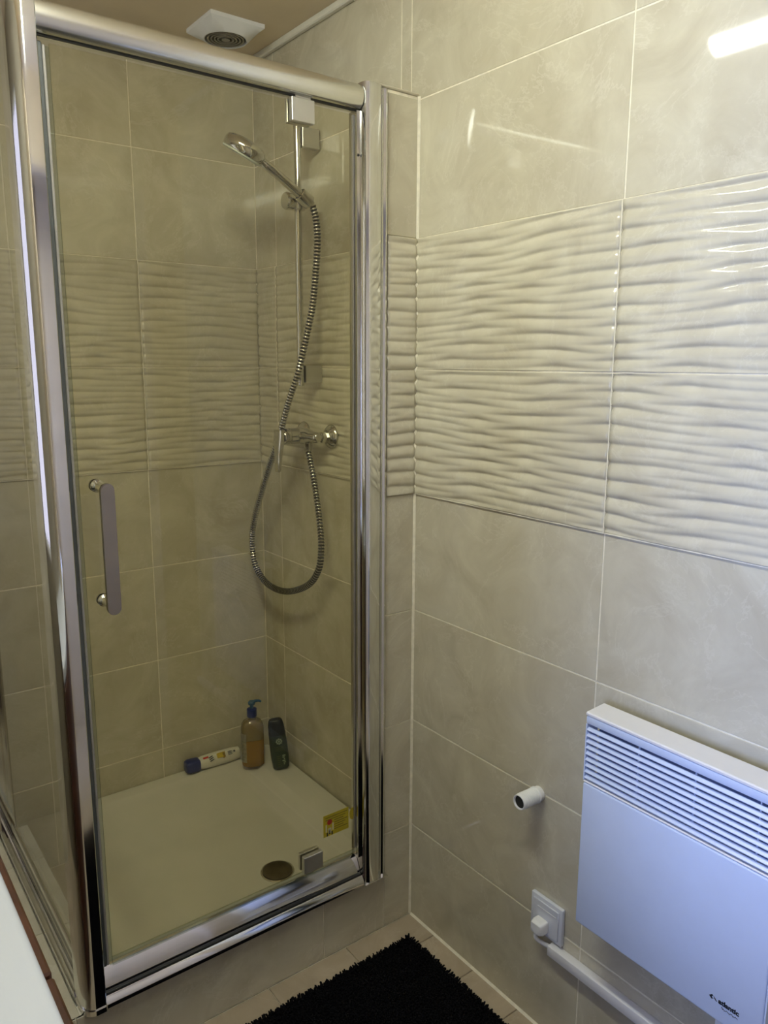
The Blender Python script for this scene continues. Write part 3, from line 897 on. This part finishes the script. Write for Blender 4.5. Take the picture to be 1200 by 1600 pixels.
# ------------------------------------------------------------------ convector heater
HXF, HY0, HY1, HZ0, HZ1 = -.086, -.992, -.617, .409, .850
heat = thing('convector_heater', 'white wall convector heater with louvres, its front tinted for blue daylight, on the right wall', 'heater', (-.04, -.80, HZ0))
SZ0, SZ1 = .712, .827          # louvre field
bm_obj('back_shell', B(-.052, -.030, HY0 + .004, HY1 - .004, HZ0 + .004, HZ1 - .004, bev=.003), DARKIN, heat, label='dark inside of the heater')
bm_obj('front_panel', B(HXF, -.0525, HY0 + .0035, HY1, HZ0, SZ0 - .004, bev=.004, seg=3), HEAT_BLUELIT, heat, auto=40)
bm_obj('top_band', B(HXF, -.0525, HY0, HY1, SZ1, HZ1 - .0065, bev=.003, seg=2), HEAT_BLUELIT, heat, auto=40)
cap = [(HXF - .0005, HZ1 - .0055), (HXF - .0005, HZ1 - .002), (HXF + .002, HZ1), (-.034, HZ1 + .003), (-.030, HZ1 + .001), (-.030, HZ1 - .0055)]
bm_obj('top_cap', prism(cap, 'y', HY0, HY1), HEATTOP, heat, label='off-white top of the heater')
bm_obj('louvre_sill', B(HXF + .0005, -.0525, HY0 + .003, HY1, SZ0 - .0035, SZ0 + .0005, bev=.0015), HEATTOP, heat)
for y0, y1 in ((HY0, HY0 + .003), (HY1 - .0025, HY1)):
    bm_obj('side_cheek', B(HXF + .001, -.0525, y0, y1, SZ0 + .001, SZ1 - .0005), HEAT_BLUELIT, heat)
bm_obj('side_cheek', B(HXF + .001, -.0525, HY0, HY0 + .0025, HZ0, SZ0 - .0005), HEAT_BLUELIT, heat)
NS = 9
for k in range(NS):
    zc = SZ0 + .0075 + (SZ1 - SZ0 - .006) * k / NS + .002
    sec = [(HXF + .0022, zc - .0046), (HXF + .0006, zc - .0042), (HXF + .0004, zc - .0030), (HXF + .0058, zc + .0016), (HXF + .0070, zc + .0016), (HXF + .0070, zc + .0006)]
    bm_obj('louvre_slat', prism(sec, 'y', HY0 + .0032, HY1 - .0027), HEAT_BLUELIT, heat)
for y in (-.728, -.838, -.948):
    bm_obj('louvre_rib', B(HXF + .0073, HXF + .0110, y - .0008, y + .0008, SZ0 + .001, SZ1 - .0005), HEAT_BLUELIT, heat)
for y in (-.70, -.90):
    bm_obj('mounting_foot', B(-.0300, -.0006, y - .015, y + .015, .50, .76), GREYMETAL, heat)

def text_mesh(s, size, offset, shear=0.0):
    cu = bpy.data.curves.new('lettering', 'FONT')
    cu.body = s; cu.size = size; cu.offset = offset; cu.extrude = .0002; cu.shear = shear
    o = bpy.data.objects.new('lettering', cu)
    COL.objects.link(o)
    dg = bpy.context.evaluated_depsgraph_get()
    me = bpy.data.meshes.new_from_object(o.evaluated_get(dg))
    bpy.data.objects.remove(o)
    return me
def put_on_heater(me, y, z):
    """text plane: x right -> -y, y up -> z, facing -x"""
    R = Matrix(((0, 0, -1, 0), (-1, 0, 0, 0), (0, 1, 0, 0), (0, 0, 0, 1)))
    me.transform(Matrix.Translation((HXF - .0003, y, z)) @ R)
LY, LZ = -.9155, .4450
me = text_mesh('atlantic', .0122, .0005)
put_on_heater(me, LY, LZ)
lg = bmesh.new(); lg.from_mesh(me)
def logo_poly(pts, d=.0003):
    A = [lg.verts.new((HXF - d, LY - a * .58, LZ + b * .62)) for a, b in pts]
    C = [lg.verts.new((HXF + .0002, LY - a * .58, LZ + b * .62)) for a, b in pts]
    n = len(pts)
    lg.faces.new(A); lg.faces.new(C[::-1])
    for i in range(n):
        lg.faces.new((A[i], C[i], C[(i + 1) % n], A[(i + 1) % n]))
logo_poly([(-.029, .0055), (-.020, .0135), (-.0165, .0105), (-.021, .0058), (-.0185, .0030), (-.0205, -.0012)])
logo_poly([(-.0205, -.0012), (-.0135, .0048), (-.006, -.0005), (-.0040, .0012), (-.0130, .0092), (-.0165, .0105), (-.0120, .0056), (-.0185, .0030)])
bm_obj('logo', lg, BLACKINK, heat, label='black fish mark and lettering')
# small handwritten line under the logo
sc = bmesh.new()
zz = [Vector((HXF - .0004, LY - .006 - t * .028, LZ - .0060 + (.0024 if t < .12 else .0010) * math.sin(t * 60) + .001 * math.sin(t * 23))) for t in [i / 90 for i in range(91)]]
tube_along(sc, zz, lambda i: .00034, n=5)
bm_obj('script_line', sc, BLACKINK, heat)

# ------------------------------------------------------------------ socket, plug, trunking, cables, pipe
sock = thing('wall_socket', 'square pale socket plate on the tiles left of the heater', 'socket', (0, -.4835, .293))
PLATE = noisy(mat('socket_plastic', (0.66, 0.68, 0.74), 0.3), 30, 0.02)
bm_obj('plate', B(-.0105, -.0008, -.5275, -.4395, .249, .337, bev=.002, seg=2), PLATE, sock, auto=40)
bm_obj('cover', B(-.0135, -.0107, -.5190, -.4480, .2575, .3285, bev=.001), PLATE, sock, auto=40)
bm_obj('shutter_lip', B(-.0147, -.0137, -.513, -.462, .313, .3145), WHITEP, sock)
plug = thing('power_plug', 'small white plug with a bent cord in the socket', 'plug', (-.014, -.4765, .275))
pb = bmesh.new()
u_, v_, d_ = Vector((0, 1, 0)), Vector((0, 0, 1)), Vector((-1, 0, 0))
pcn = Vector((-.0142, -.4775, .277))
loft(pb, [super_ring(pcn + d_ * h, u_, v_, a, b, e=6) for a, b, h in ((.0165, .0150, 0), (.0165, .0150, .014), (.0145, .0130, .022), (.0125, .011, .024))])
bm_obj('plug_body', pb, WHITEP, plug, auto=40)
cb = bmesh.new()
tube_along(cb, spline([(-.030, -.4745, .2640), (-.031, -.4735, .252), (-.026, -.4775, .243), (-.018, -.487, .2365), (-.010, -.4975, .232)], .003), lambda i: .0048, n=12)
bm_obj('cord', cb, WHITEP, plug, auto=60)
tr = B(-.0215, -.0008, YF + .002, -.4990, .2180, .2425, bev=.002, seg=2)
tag(bm_obj('cable_trunking', tr, noisy(mat('trunking_plastic', (0.76, 0.75, 0.76), 0.35), 20, 0.02), auto=40), 'white plastic cable trunking running along the wall from the socket', 'cable duct')
ct = bmesh.new()
box(ct, -.050, -.034, -.912, -.894, .243, .4085, bev=.003, seg=2)
tag(bm_obj('heater_cable', ct, WHITEP, auto=40), 'short white cable cover dropping from the heater underside', 'cable')

pipe = thing('waste_pipe', 'short white threaded pipe stub sticking out of the wall', 'pipe', (0, -.4395, .569))
pp = bmesh.new()
prof = [(.0165, .0)]
h = .006
prof += [(.0165, .010), (.0185, .0105), (.0185, .0135), (.0168, .0145)]
h = .016
while h < .056:
    prof += [(.0165, h), (.0176, h + .0012), (.0176, h + .0028), (.0165, h + .004)]
    h += .0052
prof += [(.0165, .0625), (.0160, .064), (.0142, .064), (.0138, .060), (.0138, .0)]
lathe(pp, (-.0008, -.4395, .569), (-1, 0, .02), prof, n=32, cap=False)
bm_obj('threaded_tube', pp, WHITEP, pipe, auto=35)
bm_obj('dark_bore', L((-.0008, -.4395, .569), (-1, 0, .02), [(.0135, .0), (.0135, .0600)], n=24), RUBBER, pipe)

# ------------------------------------------------------------------ bath mat
RX0, RX1, RY0, RY1 = -.86, -.064, -.95, -.078
mat_ = thing('bath_mat', 'black shaggy bath mat on the floor in front of the shower', 'bath mat', ((RX0 + RX1) / 2, (RY0 + RY1) / 2, 0))
bm_obj('backing', B(RX0, RX1, RY0, RY1, .0005, .007, bev=.002), MATB, mat_)
vs, fs = [], []
sp = .0052
rnd = random.Random(3)
nx, ny = int((RX1 - RX0) / sp), int((RY1 - RY0) / sp)
for i in range(nx + 1):
    for j in range(ny + 1):
        x = RX0 + i * (RX1 - RX0) / nx + rnd.uniform(-.0015, .0015)
        y = RY0 + j * (RY1 - RY0) / ny + rnd.uniform(-.0015, .0015)
        edge = (i in (0, nx)) or (j in (0, ny))
        hgt = rnd.uniform(.011, .0155) * (.75 if edge else 1)
        r = rnd.uniform(.0026, .0036)
        lx, ly = rnd.uniform(-.003, .003), rnd.uniform(-.003, .003)
        if edge:
            lx += .004 * ((i == nx) - (i == 0)); ly += .004 * ((j == ny) - (j == 0))
        b0 = len(vs); a0 = rnd.uniform(0, 6.28)
        for k in range(4):
            vs.append((x + r * math.cos(a0 + k * PI / 2), y + r * math.sin(a0 + k * PI / 2), .006))
        for k in range(4):
            vs.append((x + lx + r * .8 * math.cos(a0 + k * PI / 2), y + ly + r * .8 * math.sin(a0 + k * PI / 2), hgt))
        for k in range(4):
            fs.append((b0 + k, b0 + (k + 1) % 4, b0 + 4 + (k + 1) % 4, b0 + 4 + k))
        fs.append((b0 + 4, b0 + 5, b0 + 6, b0 + 7))
me = bpy.data.meshes.new('pile')
me.from_pydata(vs, [], fs)
po_ = link('pile', me, MATB, mat_, (0, 0, 0))
po_['kind'] = 'stuff'

# ------------------------------------------------------------------ washbasin unit at the lower left edge
basin = thing('washbasin', 'white washbasin top with a rounded edge at the lower left', 'washbasin', (-1.33, -.62, .80))
bb = B(XL + .004, -1.058, -1.20, -.05, .806, .850, bev=.010, seg=4)
bm_obj('basin_top', bb, CERAMIC, basin, auto=40)
cab = thing('vanity_cabinet', 'dark brown wooden cabinet under the white washbasin', 'cabinet', (-1.33, -.62, 0))
bm_obj('cabinet_body', B(XL + .004, -1.058, -1.19, -.06, .10, .8045, bev=.003), WOOD, cab)
for y0, y1 in ((-1.188, -.628), (-.622, -.062)):
    d = bm_obj('cabinet_door', B(-1.0575, -1.040, y0, y1, .105, .800, bev=.003), WOOD, cab)
    bm_obj('door_knob', L((-1.0395, (y0 if y1 > -.1 else y1) + (.05 if y1 > -.1 else -.05), .62), (1, 0, 0), [(.005, 0), (.005, .012), (.011, .015), (.011, .021), (.008, .023)], n=16), CHROME, d)
lg_ = bmesh.new()
bm_obj('cabinet_plinth', B(XL + .004, -1.10, -1.17, -.08, .0005, .0995), WOOD, cab)
blocker = thing('daylight_blocker', 'tall cream box added on the washbasin top to block window light', 'cabinet', (-1.43, -.86, .8505))  # added out of view to keep window light off part of the right wall
bm_obj('cabinet_body', B(XL + .004, -1.272, -1.025, -.70, .8505, 2.20, bev=.002), PAINT2, blocker)
d = bm_obj('cabinet_door', B(-1.2715, -1.254, -1.022, -.703, .854, 2.197, bev=.002), PAINT2, blocker)
bm_obj('door_knob', L((-1.2535, -.735, 1.45), (1, 0, 0), [(.005, 0), (.005, .012), (.011, .015), (.011, .021), (.008, .023)], n=16), CHROME, d)
